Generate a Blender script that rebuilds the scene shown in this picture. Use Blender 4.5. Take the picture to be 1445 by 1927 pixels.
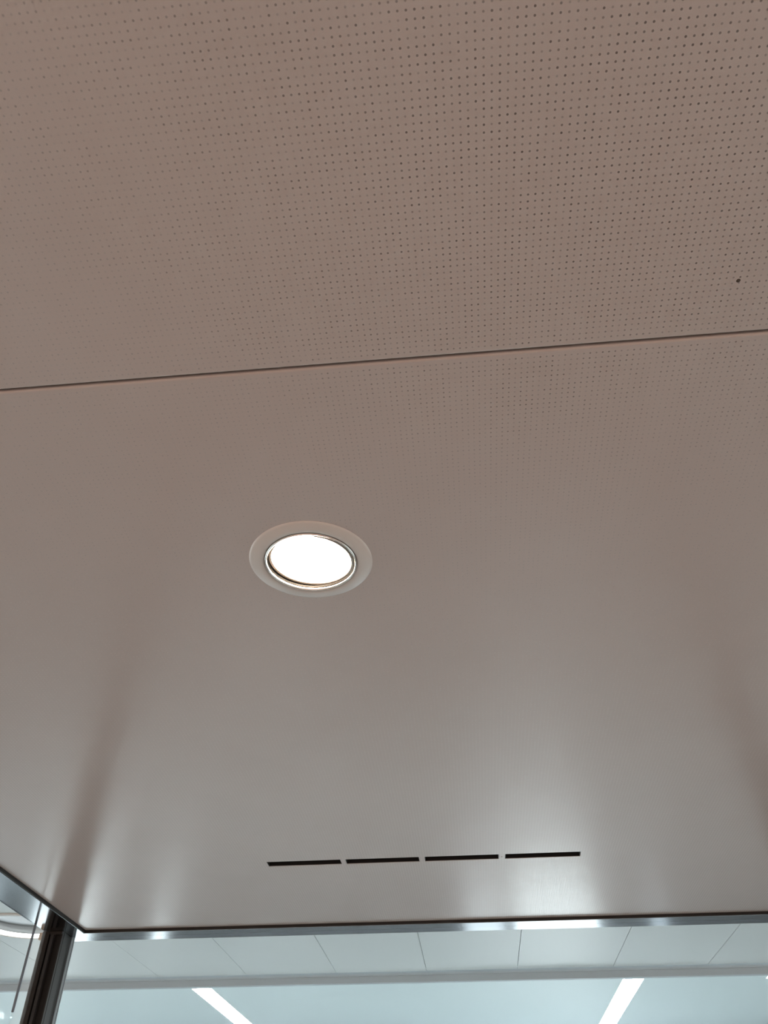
import bpy, bmesh, math, random
from mathutils import Vector, Matrix

random.seed(4)
scene = bpy.context.scene
for o in list(bpy.data.objects):
    bpy.data.objects.remove(o)
COL = scene.collection

# ------------------------------------------------------------ camera
cam_data = bpy.data.cameras.new("camera")
cam = bpy.data.objects.new("camera", cam_data)
COL.objects.link(cam)
cam.location = (0, 0, 1.6)
cam.rotation_euler = (math.radians(90 + 41.7), 0, math.radians(5.54))
cam_data.sensor_fit = 'VERTICAL'
cam_data.sensor_height = 24.0
cam_data.lens = 24.0 * 1520 / 1927
cam_data.clip_start = 0.02
cam_data.clip_end = 200
scene.camera = cam

# ------------------------------------------------------------ light, exposure
WARM = (0.90, 0.61, 0.48)
COOL = (2.85, 3.25, 3.36)
LAMP_STR = 100.0          # warm downlight lens
STRIP_STR = 72.0          # hall light strips
WINDOW_STR = 3.1         # daylit panes of the far wall
EXPOSURE = 0.41

world = bpy.data.worlds.new("world")
scene.world = world
world.use_nodes = True
wn_, wl_ = world.node_tree.nodes, world.node_tree.links
bg = wn_["Background"]
bg.inputs[1].default_value = 1.0
tc_ = wn_.new("ShaderNodeTexCoord")
sp_ = wn_.new("ShaderNodeSeparateXYZ")
wl_.new(tc_.outputs["Generated"], sp_.inputs[0])
rp_ = wn_.new("ShaderNodeValToRGB")       # warm ambient light added from behind, cool daylit hall ahead
mr_ = wn_.new("ShaderNodeMapRange")
mr_.inputs[1].default_value = -1.0
mr_.inputs[2].default_value = 1.0
wl_.new(sp_.outputs[1], mr_.inputs[0])
wl_.new(mr_.outputs[0], rp_.inputs[0])
rp_.color_ramp.elements[0].position = 0.40
rp_.color_ramp.elements[0].color = (*WARM, 1)
rp_.color_ramp.elements[1].position = 0.62
rp_.color_ramp.elements[1].color = (*COOL, 1)
wl_.new(rp_.outputs[0], bg.inputs[0])

vs = scene.view_settings
scene.display_settings.display_device = 'sRGB'
vs.view_transform = 'Standard'
vs.look = 'None'
vs.exposure = EXPOSURE
vs.gamma = 1
vs.use_curve_mapping = False
cy = scene.cycles
cy.max_bounces = 8
cy.diffuse_bounces = 4
cy.glossy_bounces = 4
cy.transparent_max_bounces = 12
cy.caustics_reflective = False
cy.caustics_refractive = False
cy.sample_clamp_indirect = 6.0
cy.use_denoising = True


# ------------------------------------------------------------ materials
def principled(name, col, rough=0.5, metal=0.0, spec=0.5, noise=0.0, nscale=8.0, bump=0.0, stretch=(1, 1, 1), rvar=0.0):
    m = bpy.data.materials.new(name)
    m.use_nodes = True
    nt = m.node_tree
    b = nt.nodes["Principled BSDF"]
    b.inputs["Base Color"].default_value = (*col, 1)
    b.inputs["Roughness"].default_value = rough
    b.inputs["Metallic"].default_value = metal
    b.inputs["Specular IOR Level"].default_value = spec
    tc = nt.nodes.new("ShaderNodeTexCoord")
    mp = nt.nodes.new("ShaderNodeMapping")
    mp.inputs["Scale"].default_value = stretch
    nt.links.new(tc.outputs["Object"], mp.inputs[0])
    nz = nt.nodes.new("ShaderNodeTexNoise")
    nz.inputs["Scale"].default_value = nscale
    nz.inputs["Detail"].default_value = 4
    nt.links.new(mp.outputs[0], nz.inputs["Vector"])
    if noise > 0:
        mx = nt.nodes.new("ShaderNodeMix")
        mx.data_type = 'RGBA'
        mx.inputs[6].default_value = (*[c * (1 - noise) for c in col], 1)
        mx.inputs[7].default_value = (*[min(1, c * (1 + noise)) for c in col], 1)
        nt.links.new(nz.outputs[0], mx.inputs[0])
        nt.links.new(mx.outputs[2], b.inputs["Base Color"])
    if rvar > 0:
        mr = nt.nodes.new("ShaderNodeMapRange")
        mr.inputs[3].default_value = rough - rvar
        mr.inputs[4].default_value = rough + rvar
        nt.links.new(nz.outputs[0], mr.inputs[0])
        nt.links.new(mr.outputs[0], b.inputs["Roughness"])
    if bump > 0:
        bp = nt.nodes.new("ShaderNodeBump")
        bp.inputs["Strength"].default_value = bump
        bp.inputs["Distance"].default_value = 0.002
        nt.links.new(nz.outputs[0], bp.inputs["Height"])
        nt.links.new(bp.outputs[0], b.inputs["Normal"])
    return m


def emitter(name, col, strength, mottled=0.0):
    m = bpy.data.materials.new(name)
    m.use_nodes = True
    nt = m.node_tree
    nt.nodes.clear()
    out = nt.nodes.new("ShaderNodeOutputMaterial")
    em = nt.nodes.new("ShaderNodeEmission")
    em.inputs[0].default_value = (*col, 1)
    em.inputs[1].default_value = strength
    nt.links.new(em.outputs[0], out.inputs[0])
    return m


PITCH = 0.00846


def perforated(name, x0, x1, y0, y1):
    """painted sheet metal, a square grid of small round punched holes with dark backing felt."""
    m = bpy.data.materials.new(name)
    m.use_nodes = True
    nt = m.node_tree
    N, L = nt.nodes, nt.links
    b = N["Principled BSDF"]

    def math_(op, a, c=None, clamp=False):
        n = N.new("ShaderNodeMath")
        n.operation = op
        n.use_clamp = clamp
        for i, v in enumerate((a, c)):
            if v is None:
                continue
            if isinstance(v, (int, float)):
                n.inputs[i].default_value = v
            else:
                L.new(v, n.inputs[i])
        return n.outputs[0]
    tc = N.new("ShaderNodeTexCoord")
    sp = N.new("ShaderNodeSeparateXYZ")
    L.new(tc.outputs["Object"], sp.inputs[0])
    X, Y = sp.outputs[0], sp.outputs[1]
    u = math_('DIVIDE', X, PITCH)
    v = math_('DIVIDE', Y, PITCH)
    fu = math_('SUBTRACT', math_('FRACT', math_('ADD', u, 1000.0)), 0.5)
    fv = math_('SUBTRACT', math_('FRACT', math_('ADD', v, 1000.0)), 0.5)
    r = math_('SQRT', math_('ADD', math_('MULTIPLY', fu, fu), math_('MULTIPLY', fv, fv)))
    # 1 inside the hole, 0 outside, soft punched rim
    mr = N.new("ShaderNodeMapRange")
    mr.interpolation_type = 'SMOOTHSTEP'
    mr.inputs[1].default_value = 0.10
    mr.inputs[2].default_value = 0.23
    mr.inputs[3].default_value = 1.0
    mr.inputs[4].default_value = 0.0
    L.new(r, mr.inputs[0])
    hole = mr.outputs[0]
    # plain margin along the panel edges
    mg = 0.010
    inx = math_('MULTIPLY', math_('GREATER_THAN', X, x0 + mg), math_('LESS_THAN', X, x1 - mg))
    iny = math_('MULTIPLY', math_('GREATER_THAN', Y, y0 + mg), math_('LESS_THAN', Y, y1 - mg))
    hole = math_('MULTIPLY', hole, math_('MULTIPLY', inx, iny))
    # every hole a little different in darkness
    fl = N.new("ShaderNodeCombineXYZ")
    L.new(math_('FLOOR', u), fl.inputs[0])
    L.new(math_('FLOOR', v), fl.inputs[1])
    wn = N.new("ShaderNodeTexWhiteNoise")
    wn.noise_dimensions = '2D'
    L.new(fl.outputs[0], wn.inputs["Vector"])
    # holes drawn darkest over one patch, fainter away from it
    dx = math_('SUBTRACT', X, 0.24)
    dy = math_('SUBTRACT', Y, 0.42)
    dist = math_('SQRT', math_('ADD', math_('MULTIPLY', dx, dx), math_('MULTIPLY', dy, dy)))
    big = N.new("ShaderNodeTexNoise")
    big.inputs["Scale"].default_value = 4.0
    big.inputs["Detail"].default_value = 2
    L.new(tc.outputs["Object"], big.inputs["Vector"])
    fall = N.new("ShaderNodeMapRange")
    fall.interpolation_type = 'SMOOTHSTEP'
    fall.inputs[1].default_value = 0.05
    fall.inputs[2].default_value = 0.80
    fall.inputs[3].default_value = 0.52
    fall.inputs[4].default_value = 0.27
    L.new(math_('ADD', dist, math_('MULTIPLY', math_('SUBTRACT', big.outputs[0], 0.5), 0.35)), fall.inputs[0])
    dep = math_('MULTIPLY', fall.outputs[0], math_('ADD', 0.65, math_('MULTIPLY', wn.outputs[0], 0.65)))
    mask = math_('MULTIPLY', hole, dep, clamp=True)
    # base colour with faint mottling of the paint
    nz = N.new("ShaderNodeTexNoise")
    nz.inputs["Scale"].default_value = 5.0
    nz.inputs["Detail"].default_value = 5
    L.new(tc.outputs["Object"], nz.inputs["Vector"])
    base = N.new("ShaderNodeMix")
    base.data_type = 'RGBA'
    base.inputs[6].default_value = (*PANEL_A, 1)
    base.inputs[7].default_value = (*PANEL_B, 1)
    L.new(nz.outputs[0], base.inputs[0])
    mx = N.new("ShaderNodeMix")
    mx.data_type = 'RGBA'
    L.new(mask, mx.inputs[0])
    L.new(base.outputs[2], mx.inputs[6])
    mx.inputs[7].default_value = (0.02, 0.016, 0.014, 1)
    L.new(mx.outputs[2], b.inputs["Base Color"])
    L.new(math_('ADD', math_('MULTIPLY', mask, 0.4), PANEL_ROUGH), b.inputs["Roughness"])
    L.new(math_('SUBTRACT', 0.95, math_('MULTIPLY', mask, 0.8)), b.inputs["Specular IOR Level"])
    # the sheet is not quite flat
    oil = N.new("ShaderNodeTexNoise")
    oil.inputs["Scale"].default_value = 3.5
    oil.inputs["Detail"].default_value = 3
    L.new(tc.outputs["Object"], oil.inputs["Vector"])
    b1 = N.new("ShaderNodeBump")
    b1.inputs["Strength"].default_value = 1.0
    b1.inputs["Distance"].default_value = 0.0012
    L.new(oil.outputs[0], b1.inputs["Height"])
    L.new(b1.outputs[0], b.inputs["Normal"])
    return m


PANEL_A = (0.585, 0.500, 0.468)
PANEL_B = (0.625, 0.540, 0.508)
PANEL_ROUGH = 0.24

CX0, CX1 = -1.53, 1.17        # canopy panel field
CY0, CYS, CY1 = -1.60, 0.693, 3.395
ZC = 2.5

M = {}
M['panel_near'] = perforated('perforated_panel_paint', CX0, CX1, CY0, CYS)
M['panel_far'] = perforated('perforated_panel_paint_far', CX0, CX1, CYS, CY1)
M['backing'] = principled('dark_backing', (0.10, 0.075, 0.06), 0.9, noise=0.2)
M['gasket'] = principled('black_rubber', (0.012, 0.011, 0.01), 0.6, noise=0.2, nscale=60)
M['steel'] = principled('brushed_steel', (0.33, 0.35, 0.375), 0.15, 1.0, noise=0.05, nscale=2, stretch=(1, 1, 1), rvar=0.03)
M['steel_dull'] = principled('dull_steel', (0.085, 0.09, 0.10), 0.5, 0.0, noise=0.08, nscale=20)
M['bronze'] = principled('dark_bronze', (0.020, 0.018, 0.016), 0.45, 0.0, spec=0.25, noise=0.35, nscale=14, stretch=(1, 1, 0.2))
M['groove'] = principled('black_groove', (0.006, 0.006, 0.006), 0.7, noise=0.2)
M['ridge'] = principled('grey_ridge', (0.034, 0.035, 0.036), 0.5, 0.0, spec=0.25, noise=0.2, nscale=30)
M['flange'] = principled('white_enamel', (0.74, 0.70, 0.67), 0.32, noise=0.02)
M['chrome'] = principled('chrome', (0.80, 0.76, 0.73), 0.12, 1.0, noise=0.02)
M['satin'] = principled('satin_lamp_metal', (0.42, 0.36, 0.32), 0.35, 1.0, noise=0.02)
M['brass'] = principled('tan_metal', (0.42, 0.30, 0.18), 0.45, 0.7, noise=0.1)
M['slot_black'] = principled('slot_black', (0.006, 0.006, 0.006), 0.55, noise=0.2)
M['warm_lens'] = emitter('warm_lens', (1.0, 0.80, 0.60), LAMP_STR)
M['cool_strip'] = emitter('cool_strip', (0.93, 0.98, 1.0), STRIP_STR)
M['ring_glow'] = emitter('ring_glow', (1.0, 0.97, 0.95), 5.0)
M['pip'] = emitter('cyan_pip', (0.55, 0.95, 1.0), 1.6)
M['pane_day'] = emitter('daylit_pane', (0.86, 0.96, 1.0), WINDOW_STR)
M['pane_soft'] = emitter('soft_daylit_pane', (0.80, 0.92, 1.0), WINDOW_STR * 0.35)
M['pane_mid'] = emitter('hazy_daylit_pane', (0.84, 0.94, 1.0), WINDOW_STR * 0.55)
M['grey_ceiling'] = principled('pale_grey_panels', (0.70, 0.74, 0.75), 0.42, spec=0.35, noise=0.03, nscale=1.2)
M['joint_dark'] = principled('dark_joint', (0.16, 0.18, 0.19), 0.7, noise=0.1)
M['fascia'] = principled('pale_grey_fascia', (0.50, 0.56, 0.60), 0.5, spec=0.3, noise=0.04, nscale=3)
M['blue_ceiling'] = principled('pale_blue_ceiling', (0.80, 0.92, 0.955), 0.5, spec=0.3, noise=0.03, nscale=0.7)
M['hall_floor'] = principled('polished_grey_floor', (0.55, 0.58, 0.58), 0.35, noise=0.12, nscale=1.5)
M['pod_floor'] = principled('warm_brown_floor', (0.60, 0.50, 0.45), 0.6, noise=0.12, nscale=4, stretch=(1, 6, 1))
M['wall_warm'] = principled('warm_beige_wall', (0.58, 0.47, 0.40), 0.7, noise=0.05)
M['wall_grey'] = principled('slate_grey_wall', (0.13, 0.14, 0.15), 0.5, noise=0.08, nscale=2)
M['frame_dark'] = principled('dark_window_frame', (0.05, 0.055, 0.06), 0.4, 0.5, noise=0.1)


def glass(name, tint, haze, haze_col=(0.85, 0.9, 0.92)):
    m = bpy.data.materials.new(name)
    m.use_nodes = True
    nt = m.node_tree
    N, L = nt.nodes, nt.links
    N.clear()
    out = N.new("ShaderNodeOutputMaterial")
    tr = N.new("ShaderNodeBsdfTransparent")
    tr.inputs[0].default_value = (*tint, 1)
    gl = N.new("ShaderNodeBsdfGlossy")
    gl.inputs["Roughness"].default_value = 0.02
    gl.inputs[0].default_value = (1, 1, 1, 1)
    fr = N.new("ShaderNodeLayerWeight")
    fr.inputs[0].default_value = 0.12
    sc_ = N.new("ShaderNodeMath")
    sc_.operation = 'MULTIPLY'
    sc_.inputs[1].default_value = 0.006
    L.new(fr.outputs["Fresnel"], sc_.inputs[0])
    mx = N.new("ShaderNodeMixShader")
    L.new(sc_.outputs[0], mx.inputs[0])
    L.new(tr.outputs[0], mx.inputs[1])
    L.new(gl.outputs[0], mx.inputs[2])
    last = mx.outputs[0]
    if haze > 0:
        df = N.new("ShaderNodeBsdfTranslucent")
        df.inputs[0].default_value = (*haze_col, 1)
        m2 = N.new("ShaderNodeMixShader")
        m2.inputs[0].default_value = haze
        L.new(last, m2.inputs[1])
        L.new(df.outputs[0], m2.inputs[2])
        last = m2.outputs[0]
    L.new(last, out.inputs[0])
    return m


M['glass'] = glass('clear_glass', (0.975, 0.99, 0.985), 0.0)
M['glass_strip'] = glass('milky_glass_edge', (0.97, 0.98, 0.97), 0.10, (1, 1, 1))
M['glass_edge'] = glass('polished_glass_edge', (0.95, 0.98, 0.97), 0.45, (1, 1, 1))
M['silicone'] = principled('grey_silicone', (0.20, 0.23, 0.28), 0.7, noise=0.05)


# ------------------------------------------------------------ mesh helpers
def add_box(bm, x0, x1, y0, y1, z0, z1):
    vs_ = [bm.verts.new(p) for p in ((x0, y0, z0), (x1, y0, z0), (x1, y1, z0), (x0, y1, z0),
                                     (x0, y0, z1), (x1, y0, z1), (x1, y1, z1), (x0, y1, z1))]
    for f in ((3, 2, 1, 0), (4, 5, 6, 7), (0, 1, 5, 4), (1, 2, 6, 5), (2, 3, 7, 6), (3, 0, 4, 7)):
        bm.faces.new([vs_[i] for i in f])


def box_bm(*a):
    bm = bmesh.new()
    add_box(bm, *a)
    return bm


def bevel_bm(bm, w, seg=2):
    bmesh.ops.bevel(bm, geom=list(bm.edges), offset=w, segments=seg, profile=0.5, affect='EDGES')
    return bm


def lathe_bm(profile, n=96, close=False):
    """revolve (r, z) points about the local z axis"""
    bm = bmesh.new()
    rings = []
    for r, z in profile:
        if r < 1e-6:
            rings.append([bm.verts.new((0, 0, z))])
        else:
            rings.append([bm.verts.new((r * math.cos(2 * math.pi * k / n), r * math.sin(2 * math.pi * k / n), z)) for k in range(n)])
    prs = list(zip(rings, rings[1:]))
    if close:
        prs.append((rings[-1], rings[0]))
    for a, b in prs:
        for k in range(n):
            k2 = (k + 1) % n
            if len(a) == 1 and len(b) == 1:
                continue
            if len(a) == 1:
                bm.faces.new((a[0], b[k], b[k2]))
            elif len(b) == 1:
                bm.faces.new((a[k], b[0], a[k2]))
            else:
                bm.faces.new((a[k], b[k], b[k2], a[k2]))
    bmesh.ops.recalc_face_normals(bm, faces=list(bm.faces))
    return bm


def obj(name, bm, mat, parent=None, loc=(0, 0, 0), rot=(0, 0, 0), smooth=False):
    me = bpy.data.meshes.new(name)
    bm.normal_update()
    bm.to_mesh(me)
    bm.free()
    if smooth:
        for p in me.polygons:
            p.use_smooth = True
    me.materials.append(mat)
    o = bpy.data.objects.new(name, me)
    COL.objects.link(o)
    o.location = loc
    o.rotation_euler = rot
    if parent:
        o.parent = parent
    return o


def struct(name, bm, mat, parent=None, label=None, **k):
    o = obj(name, bm, mat, parent, **k)
    if parent is None:
        o['kind'] = 'structure'
    if label:
        o['label'] = label
    return o


def thing(name, label, cat, loc=(0, 0, 0), rot=(0, 0, 0), group=None):
    o = bpy.data.objects.new(name, None)
    o.empty_display_size = 0.05
    COL.objects.link(o)
    o.location = loc
    o.rotation_euler = rot
    return tag(o, label, cat, group)


def tag(o, label, cat, group=None):
    o['label'] = label
    o['category'] = cat
    if group:
        o['group'] = group
    return o


def cut(o, cutters):
    """subtract closed shapes from a mesh object and keep the plain result"""
    tmp = []
    for bm in cutters:
        bmesh.ops.recalc_face_normals(bm, faces=list(bm.faces))
        me = bpy.data.meshes.new('cutter')
        bm.to_mesh(me)
        bm.free()
        c = bpy.data.objects.new('cutter', me)
        COL.objects.link(c)
        tmp.append(c)
        md = o.modifiers.new('cut', 'BOOLEAN')
        md.operation = 'DIFFERENCE'
        md.solver = 'EXACT'
        md.object = c
    dg = bpy.context.evaluated_depsgraph_get()
    dg.update()
    new = bpy.data.meshes.new_from_object(o.evaluated_get(dg))
    o.modifiers.clear()
    old = o.data
    o.data = new
    bpy.data.meshes.remove(old)
    for c in tmp:
        me = c.data
        bpy.data.objects.remove(c)
        bpy.data.meshes.remove(me)


def cyl_bm(r, x, y, z0, z1, n=96):
    bm = lathe_bm([(0, z0), (r, z0), (r, z1), (0, z1)], n)
    bmesh.ops.translate(bm, verts=list(bm.verts), vec=(x, y, 0))
    return bm


# ------------------------------------------------------------ the canopy ceiling
LAMP = (-0.241, 1.125)
SLOTS = [(-0.645, -0.402), (-0.386, -0.147), (-0.129, 0.109), (0.129, 0.368)]
SY0, SY1 = 2.677, 2.720

ceil = struct('ceiling', box_bm(CX0 - 0.10, CX1 + 0.10, CY0, CY1 + 0.09, ZC + 0.10, ZC + 0.16), M['backing'])
p1 = struct('ceiling_panel', bevel_bm(box_bm(CX0, CX1, CY0, CYS - 0.0026, ZC, ZC + 0.016), 0.0022, 3), M['panel_near'], ceil,
            label='perforated beige metal panel overhead, nearest the camera above the long seam', smooth=False)
p2 = struct('ceiling_panel', bevel_bm(box_bm(CX0, CX1, CYS + 0.0022, CY1, ZC, ZC + 0.016), 0.0035, 3), M['panel_far'], ceil,
            label='perforated beige metal panel holding the round downlight and four black slots')
cut(p2, [cyl_bm(0.095, LAMP[0], LAMP[1], ZC - 0.02, ZC + 0.05)] +
    [box_bm(a, b, SY0, SY1, ZC - 0.02, ZC + 0.05) for a, b in SLOTS])
struct('joint_strip', box_bm(CX0, CX1, CYS - 0.03, CYS + 0.03, ZC + 0.017, ZC + 0.022), M['backing'], ceil)

# black gasket line round the panel field
bm = bmesh.new()
G = 0.005
add_box(bm, CX0 - G, CX1 + G, CY1, CY1 + G, ZC - 0.009, ZC + 0.02)
add_box(bm, CX0 - G, CX0, CY0, CY1, ZC - 0.009, ZC + 0.02)
add_box(bm, CX1, CX1 + G, CY0, CY1, ZC - 0.009, ZC + 0.02)
struct('trim_1', bm, M['gasket'])

# steel soffit frame (head rail over the glass)
SX0, SX1, SY = -1.680, 1.302, 3.512
bm = bmesh.new()
for (x0, x1, y0, y1) in ((SX0, SX1, CY1 + G, SY), (SX0, CX0 - G, CY0, CY1 + G - 0.0005), (CX1 + G, SX1, CY0, CY1 + G - 0.0005)):
    add_box(bm, x0, x1, y0, y1, ZC - 0.010, ZC + 0.17)
bevel_bm(bm, 0.0012, 2)
struct('trim_2', bm, M['steel'])


# ------------------------------------------------------------ corner posts of the glass wall
def make_post(name, x0, x1, y0, y1, label, mirror=False):
    w, d = x1 - x0, y1 - y0
    t = thing(name, label, 'post', (x0 if not mirror else x1, y0, 0), group=None)
    sx = -1 if mirror else 1
    H = ZC - 0.010

    def bx(name, a, b, c, e, mat, z0=0.0, z1=H, bev=0.001):
        xa, xb = sorted((a * sx, b * sx))
        return obj(name, bevel_bm(box_bm(xa, xb, c, e, z0, z1), bev, 1), mat, t)
    bx('core', 0.006, w - 0.004, 0.022, d - 0.004, M['groove'])
    bx('face_plate', 0.0, w * 0.36, 0.0, 0.022, M['bronze'])
    bx('ridge', w * 0.42, w * 0.58, 0.004, 0.022, M['ridge'])
    bx('edge_bead', w * 0.94, w, 0.008, 0.022, M['bronze'])
    bx('side_plate', w - 0.004, w, 0.024, d * 0.74, M['bronze'])
    bx('steel_strip', w - 0.004, w + 0.001, d * 0.76, d, M['steel_dull'])
    bx('collar', w * 0.36, w - 0.001, 0.002, 0.021, M['bronze'], H - 0.012, H)
    if not mirror:
        o = bx('bracket', -0.013, -0.0005, 0.002, 0.020, M['brass'], H - 0.030, H - 0.004)
        o['label'] = 'tan metal bracket'
    return t


make_post('corner_post', -1.684, -1.604, 3.352, 3.474,
          'dark bronze grooved corner post under the steel ceiling frame at lower left')

# glass walls
FRONT_Y, LEFT_X, RIGHT_X = 3.455, -1.675, 1.262
JY = 3.262     # joint in the left pane


def pane(name, bm, mat, label, edges=()):
    t = thing(name, label, 'glass pane')
    obj('glass', bm, mat, t)
    for n_, b_, m_ in edges:
        obj(n_, b_, m_, t)
    return t


pane('glazing', box_bm(-1.598, 1.2235, FRONT_Y - 0.005, FRONT_Y + 0.005, 0.0, ZC - 0.010), M['glass'],
     'large clear glass pane under the front steel frame, right of the dark post',
     [('polished_edge', box_bm(-1.6025, -1.594, FRONT_Y - 0.0065, FRONT_Y + 0.006, 0.0, ZC - 0.010), M['glass_edge']),
      ('seal', box_bm(-1.594, -1.5915, FRONT_Y - 0.0068, FRONT_Y - 0.005, 0.0, ZC - 0.010), M['silicone'])])
pane('glazing', box_bm(LEFT_X - 0.005, LEFT_X + 0.005, CY0 + 0.02, 3.255, 0.0, ZC - 0.010), M['glass'],
     'clear glass side pane left of the thin grey upright joint')
t = thing('glazing', 'narrow milky glass strip between the thin grey joint and the dark post', 'glass pane')
obj('glass', box_bm(LEFT_X - 0.005, LEFT_X + 0.005, 3.265, 3.3515, 0.0, ZC - 0.010), M['glass_strip'], t)
t = thing('glass_joint', 'thin grey upright joint line in the left glass, small cyan dot below', 'joint', (LEFT_X, 3.260, 2.196))
obj('bead', box_bm(-0.003, 0.003, -0.004, 0.004, 0.0, 0.294), M['silicone'], t)
o = obj('glow_dot', lathe_bm([(0, -0.003), (0.003, -0.001), (0.003, 0.001), (0, 0.003)], 24), M['pip'], t, (0, 0, -0.016), smooth=True)  # small self-lit cyan dot under the bead
o['label'] = 'tiny cyan glowing dot'
pane('glazing', box_bm(RIGHT_X - 0.005, RIGHT_X + 0.005, CY0 + 0.02, 3.352, 0.0, ZC - 0.010), M['glass'],
     'clear glass side pane at the right, outside the picture')
make_post('corner_post', 1.224, 1.302, 3.352, 3.474,
          'dark bronze corner post at the right end of the front glass', mirror=True)

# ------------------------------------------------------------ round downlight
R0 = 0.0805
dl = thing('downlight', 'round recessed downlight, lit warm white, with a white flange', 'ceiling light', (LAMP[0], LAMP[1], ZC))
obj('flange', lathe_bm([(R0 + 0.002, 0.004), (R0 + 0.002, -0.0035), (R0 + 0.006, -0.0055), (0.094, -0.0050), (0.106, -0.0022), (0.1105, -0.0004), (0.1105, 0.0005), (0.096, 0.0005), (0.094, 0.004)], 128, True),
    M['flange'], dl, smooth=True)
o = obj('rim', lathe_bm([(R0 + 0.0019, 0.004), (R0 + 0.0019, -0.0050), (R0 + 0.0005, -0.0066), (R0 - 0.0015, -0.0060), (R0 - 0.0015, 0.004)], 128, True), M['chrome'], dl, smooth=True)
o['label'] = 'polished metal rim'
obj('housing', lathe_bm([(0, 0.075), (0.085, 0.075), (0.085, 0.0045), (0.0812, 0.0045), (0.0812, 0.071), (0, 0.071)], 96), M['slot_black'], dl)
gim = obj('lamp_ring', lathe_bm([(0.0712, 0.016), (0.0712, -0.0010), (0.0735, -0.0028), (0.0765, -0.0010), (0.0770, 0.004), (0.0770, 0.016)], 128, True),
          M['satin'], dl, (0.0006, -0.0005, 0.0015), (math.radians(2.0), math.radians(3.0), 0), smooth=True)
o = obj('lens', lathe_bm([(0, -0.0016), (0.03, -0.0013), (0.055, -0.0004), (0.0708, 0.0012), (0.0708, 0.004), (0, 0.004)], 96), M['warm_lens'], gim, smooth=True)
o['label'] = 'glowing white lens'

# ------------------------------------------------------------ four slot air vent
vent = thing('air_vent', 'linear air vent, four black slots in a row near the front edge', 'air vent', (0, 0, ZC))
for a, b in SLOTS:
    bm = bmesh.new()
    w = 0.0015
    x0, x1, y0, y1 = a + 0.0004, b - 0.0004, SY0 + 0.0004, SY1 - 0.0004
    add_box(bm, x0, x1, y0, y0 + w, 0.001, 0.075)
    add_box(bm, x0, x1, y1 - w, y1, 0.001, 0.075)
    add_box(bm, x0, x0 + w, y0 + w, y1 - w, 0.001, 0.075)
    add_box(bm, x1 - w, x1, y0 + w, y1 - w, 0.001, 0.075)
    add_box(bm, x0, x1, y0, y1, 0.075, 0.078)
    s = obj('slot', bm, M['slot_black'], vent)
    bl = bmesh.new()
    add_box(bl, x0 + w, x1 - w, -0.012, 0.012, -0.0005, 0.0005)
    obj('blade', bl, M['slot_black'], s, (0, (y0 + y1) / 2, 0.022), (math.radians(35), 0, 0))
obj('screw', lathe_bm([(0, -0.0016), (0.0022, -0.0014), (0.0032, -0.0004), (0.0032, 0.001), (0, 0.001)], 24), M['chrome'], vent, (0.119, 2.699, 0.0), smooth=True)

# dark marks on the panel: a speck and a smudge
t = obj('paint_chip', lathe_bm([(0, -0.0006), (0.0022, -0.0004), (0.003, 0.0002), (0, 0.0003)], 14), M['backing'], None, (0.392, 0.610, ZC))
tag(t, 'tiny dark chip in the near panel, just above the seam at right', 'chip')

# ------------------------------------------------------------ the hall beyond the glass
ZH, ZB = 3.30, 3.22
RX, RY, RR = -3.31, 6.255, 0.322
bm = bmesh.new()
xs = [-12.0, -6.0, -3.62 - 1.6, -3.62 - 0.8]
xs = [-11.62 + 0.8 * i for i in range(30)]
names = []
gap = 0.0022
hc = struct('ceiling', box_bm(-12.2, 12.4, -3.6, 8.0, ZH + 0.09, ZH + 0.12), M['joint_dark'])
XJ = [-6.0, -5.2, -4.4, -3.655, -2.79, -1.99, -1.19, -0.395, 0.390, 1.206, 2.0, 2.8, 3.6, 4.4]
edges = [-12.2] + XJ + [12.4]
bm = bmesh.new()
for a, b in zip(edges, edges[1:]):
    add_box(bm, a + gap, b - gap, -3.6, 7.93, ZH, ZH + 0.03)
pan = struct('panels', bm, M['grey_ceiling'], hc)
cut(pan, [cyl_bm(RR - 0.012, RX, RY, ZH - 0.05, ZH + 0.08)])
# fascia dropping to the blue ceiling
bm = box_bm(-12.2, 12.4, 7.955, 8.0, ZB, ZH + 0.02)
bevel_bm(bm, 0.004, 2)
tr = struct('trim_3', bm, M['fascia'])
struct('cap', bevel_bm(box_bm(-12.2, 12.4, 7.945, 7.957, ZH - 0.026, ZH - 0.006), 0.002, 2), M['fascia'], tr)

# pale blue ceiling with recessed light strips
STR = [(-2.415, 8.02, 10.8), (1.375, 8.02, 10.8)]
bc = struct('ceiling', box_bm(-12.2, 12.4, 8.0005, 11.2, ZB, ZB + 0.006), M['blue_ceiling'])
W = 0.088
cut(bc, [box_bm(x - W, x + W, a, b, ZB - 0.05, ZB + 0.030) for x, a, b in STR] +
    [box_bm(2.50, 2.62, 8.02, 8.10, ZB - 0.05, ZB + 0.03)])


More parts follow.
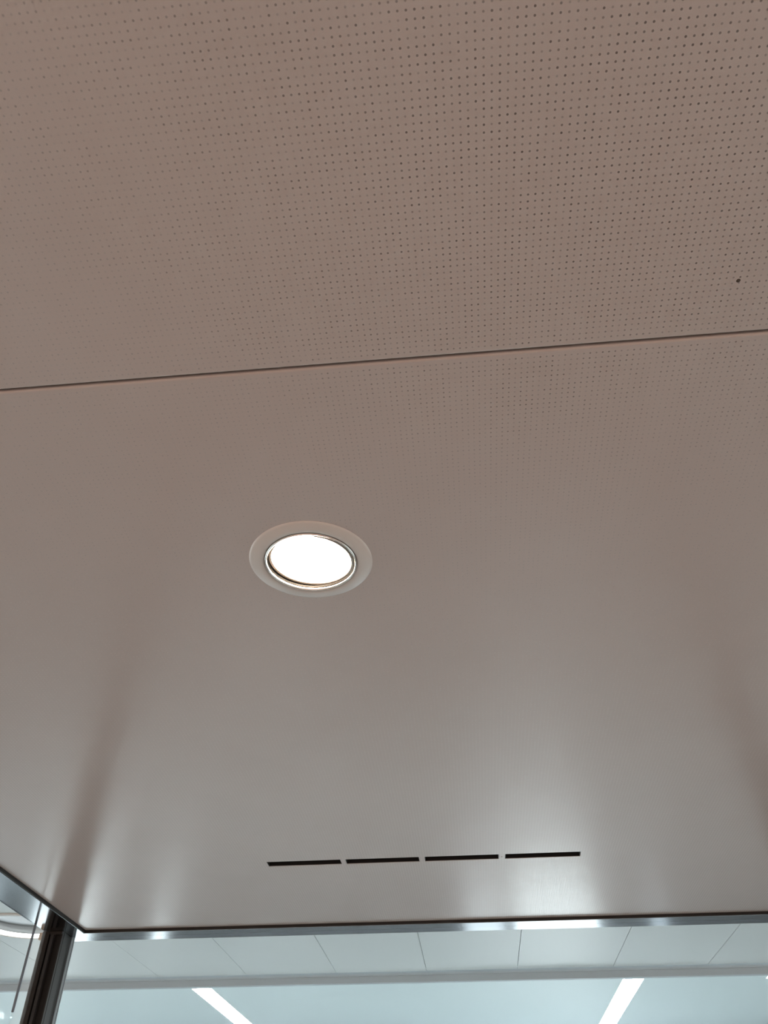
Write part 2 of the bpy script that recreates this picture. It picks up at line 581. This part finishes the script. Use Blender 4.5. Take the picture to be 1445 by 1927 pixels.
def strip_light(x, a, b, label, w=None):
    w = w or W
    t = thing('strip_light', label, 'ceiling light', (x, a, ZB), group='light strips in the blue ceiling')
    L = b - a
    # rounded end diffuser
    bm = bmesh.new()
    pts = []
    rr = 0.035
    for cx_, cy_, s0 in ((w - rr, L - rr, 0), (-w + rr, L - rr, 90), (-w + rr, rr, 180), (w - rr, rr, 270)):
        for k in range(7):
            an = math.radians(s0 + 90 * k / 6)
            pts.append((cx_ + rr * math.cos(an), cy_ + rr * math.sin(an)))
    top = [bm.verts.new((px * 0.985, py, 0.014)) for px, py in pts]
    bot = [bm.verts.new((px * 0.985, py, 0.0075)) for px, py in pts]
    bm.faces.new(top)
    bm.faces.new(bot[::-1])
    n = len(pts)
    for k in range(n):
        bm.faces.new((bot[k], bot[(k + 1) % n], top[(k + 1) % n], top[k]))
    bmesh.ops.recalc_face_normals(bm, faces=list(bm.faces))
    obj('diffuser', bm, M['cool_strip'], t)
    obj('housing', box_bm(-w + 0.001, w - 0.001, 0.001, L - 0.001, 0.016, 0.028), M['fascia'], t)
    return t


strip_light(*STR[0], 'long glowing white light strip in the blue ceiling, lower left')
strip_light(*STR[1], 'long glowing white light strip in the blue ceiling, lower right')
t = thing('ceiling_spot', 'small square white ceiling light at the lower right picture edge', 'ceiling light', (2.56, 8.06, ZB))
obj('housing', box_bm(-0.059, 0.059, -0.039, 0.039, 0.016, 0.028), M['fascia'], t)
obj('diffuser', bevel_bm(box_bm(-0.057, 0.057, -0.037, 0.037, 0.0075, 0.014), 0.002, 1), M['cool_strip'], t)

# large round recessed ring lamp, seen past the left frame
rl = thing('ring_lamp', 'large round recessed lamp with polished wall and glowing lower rim, left edge', 'ceiling light', (RX, RY, ZH))
o = obj('wall', lathe_bm([(RR - 0.014, 0.0), (RR - 0.014, 0.082), (RR - 0.020, 0.082), (RR - 0.030, 0.016), (RR - 0.026, 0.0)], 96, True), M['chrome'], rl, smooth=True)
obj('flange', lathe_bm([(RR - 0.026, -0.002), (RR - 0.02, -0.012), (RR + 0.004, -0.010), (RR + 0.012, -0.001), (RR + 0.006, -0.0002)], 96, True), M['flange'], rl, smooth=True)
o = obj('diffuser', lathe_bm([(RR - 0.036, 0.018), (RR - 0.036, -0.006), (RR - 0.028, -0.007), (RR - 0.028, 0.018)], 96, True), M['ring_glow'], rl, smooth=True)
o['label'] = 'glowing white ring'
obj('top_plate', lathe_bm([(0, 0.0825), (RR - 0.014, 0.0825), (RR - 0.014, 0.086), (0, 0.086)], 96), M['fascia'], rl)

# floors
struct('floor', box_bm(-12.2, 12.4, -3.6, 11.2, -0.12, -0.02), M['hall_floor'])
struct('floor', box_bm(SX0, SX1, CY0, SY, -0.0195, 0.0), M['pod_floor'])

# far wall of the hall with tall daylit windows
FW = 11.0
WINS = [(-7.10, -6.25, 0.0, 2.3, 0), (-5.78, -4.88, 0.0, 2.3, 1), (-4.09, -3.87, 0.0, 2.3, 1),
        (-0.08, 0.47, 0.0, 2.3, 2), (0.55, 1.62, 0.0, 2.3, 1), (2.20, 2.46, 0.0, 2.3, 0)]
wall = struct('wall_front', box_bm(-12.2, 12.4, FW, FW + 0.2, -0.02, ZB), M['wall_grey'])
cut(wall, [box_bm(a, b, FW - 0.1, FW + 0.3, z0, z1) for a, b, z0, z1, k in WINS])
for i, (a, b, z0, z1, k) in enumerate(WINS):
    bm = bmesh.new()
    q = 0.035
    add_box(bm, a, b, 0, 0.06, z0, z0 + q)
    add_box(bm, a, b, 0, 0.06, z1 - q, z1)
    add_box(bm, a, a + q, 0, 0.06, z0 + q, z1 - q)
    add_box(bm, b - q, b, 0, 0.06, z0 + q, z1 - q)
    w_ = struct('window_%d' % (i + 1), bm, M['frame_dark'], loc=(0, FW + 0.05, 0))
    struct('pane', box_bm(a + q, b - q, 0.02, 0.03, z0 + q, z1 - q), M[('pane_soft', 'pane_day', 'pane_mid')[k]], w_)
